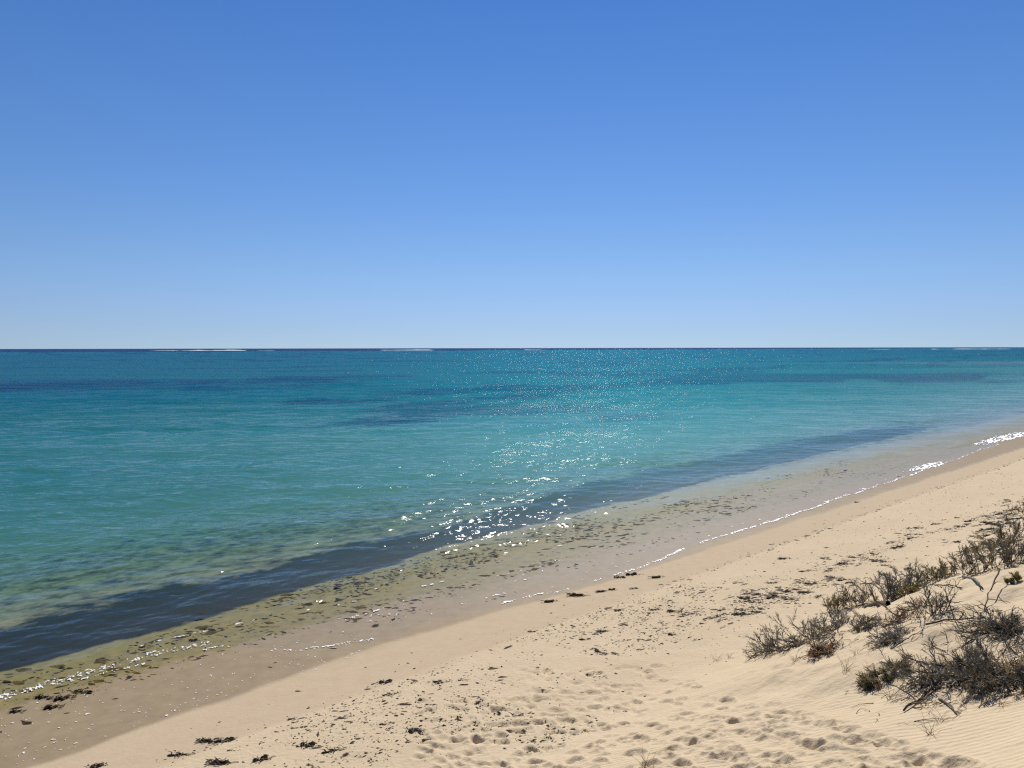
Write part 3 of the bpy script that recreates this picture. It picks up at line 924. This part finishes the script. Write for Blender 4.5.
def shrub(px, py, wpx, hpx, stems, lean, style, mats, label, name='dune_shrub', group='shrubs on the dune', line=None):
    x, y, z = on_ground(px, py)
    g = Ground(x, y)
    m_px = math.hypot(math.hypot(x, y), CAM_H - z) / FPX
    W, H = wpx * m_px, hpx * m_px * 0.76
    root = empty(name, (x, y, z - .02))
    tag(root, label, 'shrub', group)
    br, fo, tw, dl = MB(), MB(), MB(), MB()
    if line:
        (ax, ay, az), (bx, by, bz) = on_ground(*line[0]), on_ground(*line[1])
        e0, e1 = Vector((ax - x, ay - y, az - z)), Vector((bx - x, by - y, bz - z))
    lx = lean * W                                     # lean along the picture's x
    for i in range(stems):
        if style == 'upright':
            b = Vector((random.uniform(-.32, .32) * W, random.gauss(0, .12) * W, 0)); b.z = g.local(b)
            if line:
                b = e0.lerp(e1, random.random()) + Vector((random.gauss(0, .07), random.gauss(0, .07), 0))
                b.z = float(hgt_base(np.array([x + b.x]), np.array([y + b.y]))[0]) - z
            d = Vector((random.gauss(0, .45) + b.x / W * 1.1 + lean, random.gauss(0, .4), 1.1))
            L = H * random.uniform(.4, .85)
            pts = stem_path(g, b, d, L, 6, .16, .03)
        elif style == 'sprawl':
            b = Vector((random.uniform(-.35, .45) * W, random.gauss(0, .10) * W, 0)); b.z = g.local(b)
            if line:
                b = e0.lerp(e1, random.random()) + Vector((random.gauss(0, .07), random.gauss(0, .07), 0))
                b.z = float(hgt_base(np.array([x + b.x]), np.array([y + b.y]))[0]) - z
            d = Vector((random.gauss(0, .5) + lean * 2.0, random.gauss(0, .5), random.uniform(.15, .7)))
            L = W * random.uniform(.14, .34)
            pts = stem_path(g, b, d, L, 8, .26, -.03)
        else:                                           # tangle of arching twigs
            b = Vector((random.gauss(0, .10) * W, random.gauss(0, .08) * W, 0)); b.z = g.local(b)
            a = random.uniform(0, 2 * math.pi)
            d = Vector((math.cos(a) + lean, math.sin(a) * .8, random.uniform(.15, .9) * 1.3 * H / W))
            L = .46 * W * random.uniform(.45, 1.1)
            pts = stem_path(g, b, d, L, 9, .2, -.06)
        r = random.uniform(.0035, .0085) * (1.25 if style == 'tangle' else 1)
        br.tube(pts, r, r * .45, 5)
        for k in range({'upright': 2, 'sprawl': 4, 'tangle': 4}[style]):
            j = random.randint(1, len(pts) - 2)
            dd = (pts[j + 1] - pts[j]).normalized() + Vector((random.gauss(0, .7), random.gauss(0, .7), random.gauss(.15, .5)))
            sub = stem_path(g, pts[j], dd, L * random.uniform(.25, .5), 5, .24, .0)
            br.tube(sub, r * .6, r * .25, 4)
            if mats.get('dens', 0): leafy(dl if random.random() < .36 else fo, sub, .1, mats['dens'], mats.get('ll', .07), mats.get('lw', .0045), mats.get('sp', .6))
            if random.random() < .5:
                s2 = stem_path(g, sub[3], Vector((random.gauss(0, 1), random.gauss(0, 1), random.gauss(.2, .5))), L * .22, 3, .3, 0)
                br.tube(s2, r * .35, r * .2, 3)
        if mats.get('dens', 0): leafy(fo, pts, .25, mats['dens'], mats.get('ll', .07), mats.get('lw', .0045), mats.get('sp', .6))
    for i in range(int(mats.get('litter', 6) * 2.5)):
        TWIG_SPOTS.append((x + random.gauss(0, .36) * W, y + random.gauss(-.06, .22) * W))
    link('branches', br.mesh('branches'), mats['bark'], root)
    if dl.q: link('dry_leaves', dl.mesh('dry_leaves'), STRAW, root)
    if fo.q: link('foliage', fo.mesh('foliage'), mats['leaf'], root)
    if tw.q: link('dead_twigs', tw.mesh('dead_twigs'), mats.get('twig', BARK_BROWN), root)
    return root, g, W, H

D = lambda leaf, bark=BARK_DARK, dens=3, **k: dict(leaf=leaf, bark=bark, dens=dens + 1 if dens > 1 else 2, **{'ll': .085, 'lw': .0042, 'sp': .38, **k})
shrub(790, 640, 88, 22, 46, -.45, 'sprawl', D(LEAF_DARK, dens=2, litter=14), 'low dark sprawling shrub trailing down the sand at the lower end of the shrub ridge', line=((768, 652), (838, 632)))
shrub(824, 634, 46, 32, 34, .05, 'upright', D(LEAF_GREY, BARK_GREY, 2, litter=10), 'silver grey twiggy shrub behind the low sprawling one on the ridge')
shrub(822, 652, 34, 24, 22, 0, 'tangle', D(LEAF_RED, BARK_BROWN, 1, litter=18), 'reddish brown dry shrub in front of the silver grey one')
shrub(838, 611, 26, 26, 18, .1, 'upright', D(LEAF_OLIVE, BARK_GREY, 3), 'small olive shrub between the silver grey shrub and the dark upright one')
shrub(857, 606, 28, 34, 26, -.05, 'upright', D(LEAF_DARK, dens=3), 'dark shrub with upright bare tips beside the bent bare branch')
shrub(862, 626, 36, 24, 16, 0, 'tangle', D(LEAF_DARK, BARK_DARK, 1, litter=12), 'sparse dark twigs on the sand below the bent bare branch')
shrub(899, 597, 46, 42, 44, 0, 'upright', D(LEAF_GREY, BARK_DARK, 4, litter=10), 'dense grey and dark bush with a yellow green tuft in front of it')
shrub(911, 594, 15, 15, 16, 0, 'upright', D(LEAF_YELLOW, BARK_BROWN, 4, ll=.045, litter=0), 'small yellow green tuft in front of the dense grey bush', 'green_tuft')
shrub(938, 578, 56, 24, 32, 0, 'upright', D(LEAF_OLIVE, BARK_GREY, 3, litter=8), 'low olive strip of scrub between the dense grey bush and the tall dark bush', line=((918, 584), (962, 574)))
shrub(985, 572, 56, 48, 27, -.05, 'upright', D(LEAF_DARK, BARK_DARK, 4, litter=8), 'tall dark bush with a forked bare branch on its left side')
shrub(1014, 566, 44, 40, 20, .05, 'upright', D(LEAF_DARK, BARK_DARK, 4), 'dark bush right of the tall one, cut by the right edge')
shrub(936, 615, 34, 42, 17, 0, 'upright', D(LEAF_DARK, BARK_DARK, 1, litter=4), 'black fan shaped plant with thick forked stems and few leaves')
shrub(906, 616, 44, 24, 20, 0, 'tangle', D(LEAF_RED, BARK_DARK, 1, litter=20), 'brown tangle of twigs below the dense grey bush')
shrub(894, 640, 42, 30, 20, -.1, 'tangle', D(LEAF_GREY, BARK_GREY, 1, litter=14), 'pale grey twiggy tangle on bare sand left of the arching tangle')
shrub(1003, 630, 74, 50, 40, -.15, 'tangle', D(LEAF_DARK, BARK_DARK, 1, litter=20), 'round tangle of long arching bare twigs at the right edge')
shrub(1012, 584, 14, 13, 12, 0, 'upright', D(LEAF_YELLOW, BARK_BROWN, 4, ll=.045, litter=0), 'small yellow green tuft behind the round arching tangle', 'green_tuft')
shrub(945, 678, 96, 52, 40, -.1, 'tangle', D(LEAF_DARK, BARK_DARK, 1, litter=36), 'large dark tangle with a thick root running down the slope, nearest to us')
shrub(1000, 683, 104, 42, 52, .0, 'sprawl', D(LEAF_DARK, BARK_DARK, 3, litter=40), 'dense black mat of brush right of the large tangle', line=((962, 676), (1035, 690)))
shrub(884, 678, 40, 26, 22, -.35, 'sprawl', D(LEAF_OLIVE, BARK_DARK, 2, litter=16), 'small olive brown tuft pointing left beside the large tangle')
shrub(1014, 541, 34, 34, 17, .0, 'upright', D(LEAF_DARK, BARK_BROWN, 4), 'brown dark bush high on the right, the farthest tall one')
shrub(992, 550, 64, 15, 24, -.4, 'sprawl', D(LEAF_OLIVE, BARK_BROWN, 2, litter=14), 'low creeping scrub left of the farthest tall bush', line=((962, 558), (1012, 545)))
shrub(1024, 515, 26, 18, 22, 0, 'upright', D(LEAF_OLIVE, BARK_BROWN, 4), 'tiny olive shrub at the right edge, topmost of all the shrubs')

def branch(pixels, heights, r0, r1, mat, label, forks=0, name='dead_branch'):
    P3 = []
    for (px, py), h in zip(pixels, heights):
        x, y, z = on_ground(px, py)
        P3.append(Vector((x, y, z + h)))
    o0 = P3[0].copy()
    pts = []
    for i in range(len(P3) - 1):
        for k in range(4):
            q = P3[i].lerp(P3[i + 1], k / 4) - o0
            pts.append(q + Vector((random.gauss(0, .006), random.gauss(0, .006), random.gauss(0, .006))))
    pts.append(P3[-1] - o0)
    mb = MB()
    mb.tube(pts, r0, r1, 7)
    root = None
    o = link(name, mb.mesh(name, True), mat)
    o.location = o0
    tag(o, label, 'branch', 'dead branches on the dune')
    g = Ground(o0.x, o0.y)
    for i in range(forks):
        fb = MB()
        j = random.randint(2, len(pts) - 2)
        d = (pts[j + 1] - pts[j]).normalized() + Vector((random.gauss(0, .6), random.gauss(0, .6), random.uniform(.1, .8)))
        fb.tube(stem_path(g, pts[j], d, random.uniform(.15, .35), 5, .2, 0, -5), r1 * .9, r1 * .4, 5)
        link('twig', fb.mesh('twig', True), mat, o)
    return o
branch([(887, 606), (880, 604), (872, 602), (860, 603)], [.0, .28, .40, .42], .022, .010, BARK_BROWN, 'bare bent branch arching up left from the sand behind the shrub ridge', 4)
branch([(888, 606), (876, 606), (864, 609)], [.03, .05, .03], .04, .028, BARK_DARK, 'thick dark log lying at the foot of the bent bare branch', 2)
branch([(946, 676), (936, 688), (920, 702), (903, 713)], [.10, .06, .03, .02], .026, .010, BARK_DARK, 'thick dark root running down the slope from the large tangle', 7)
branch([(938, 700), (948, 708), (956, 716)], [.02, .03, .01], .012, .006, BARK_DARK, 'short thin stick lying on sand below the large tangle', 1)
branch([(925, 628), (950, 624), (985, 622)], [.03, .05, .04], .013, .007, BARK_BROWN, 'long thin branch lying flat below the black fan shaped plant', 6)
branch([(930, 587), (948, 588), (962, 590)], [.03, .04, .02], .012, .006, BARK_BROWN, 'thin branch lying on sand under the low olive scrub', 3)
branch([(963, 579), (975, 584), (982, 590)], [.03, .06, .02], .022, .012, BARK_GREY, 'pale driftwood piece lying at the foot of the tall dark bush', 2)
branch([(890, 650), (905, 643), (915, 638)], [.01, .04, .05], .010, .005, BARK_DARK, 'thin straight stick on bare sand below the pale grey tangle', 1)
branch([(1000, 585), (990, 600), (984, 612)], [.22, .12, .02], .011, .007, BARK_BROWN, 'leaning bare stem on the left of the small yellow green tuft by the right edge', 3)

# thin dry grass, each tuft a thing
WISP = [(716, 661), (729, 658), (872, 650), (855, 655), (868, 668), (890, 700), (940, 722), (985, 700), (1002, 705), (1015, 700), (845, 672), (905, 690), (925, 706), (960, 640), (1016, 650), (880, 640), (645, 766), (930, 735), (965, 704), (795, 662)]
def grass_mesh():
    mb = MB()
    for i in range(14):
        a = random.uniform(0, 6.28)
        p = Vector((random.gauss(0, .02), random.gauss(0, .02), -.02))
        d = Vector((math.cos(a) * .6, math.sin(a) * .6, 1)).normalized()
        pts = [p.copy()]
        L = random.uniform(.08, .22)
        for k in range(4):
            d = (d + Vector((random.gauss(0, .15), random.gauss(0, .15), -.14))).normalized()
            p = p + d * L / 4
            pts.append(p.copy())
        mb.tube(pts, .0022, .0010, 3)
    me = mb.mesh('dry_grass_tuft')
    me.materials.append(STRAW)
    return me
GRASS = [grass_mesh() for _ in range(4)]
for i, (px, py) in enumerate(WISP):
    x, y, z = on_ground(px, py)
    o = link('dry_grass_tuft', random.choice(GRASS))
    o.location = (x, y, z)
    o.rotation_euler = (0, 0, random.uniform(0, 6.28))
    o.scale = [random.uniform(.7, 1.3)] * 3
    tag(o, 'thin wispy tuft of dry straw grass on the sand near the dune shrubs', 'grass tuft', 'dry grass tufts around the shrubs')

# broken twigs strewn on the sand under the shrubs, too many to count
mb = MB()
P = np.array(TWIG_SPOTS)
HZ = hgt_base(P[:, 0], P[:, 1])
for (x, y), z in zip(TWIG_SPOTS, HZ):
    L = random.uniform(.05, .24)
    a = random.uniform(0, 6.28)
    pts = []
    for k in range(4):
        xx, yy = x + math.cos(a) * L * k / 3, y + math.sin(a) * L * k / 3
        a += random.gauss(0, .25)
        pts.append((xx, yy))
    q = np.array(pts)
    zz = hgt_base(q[:, 0], q[:, 1])
    hop = random.uniform(.004, .03)
    mb.tube([Vector((q[k, 0], q[k, 1], zz[k] + .003 + hop * math.sin(k))) for k in range(4)], random.uniform(.0025, .005), .0015, 4)
tag(link('twig_litter', mb.mesh('twig_litter'), BARK_BROWN), 'broken dead twigs strewn over the sand under the dune shrubs', 'twigs', kind='stuff')
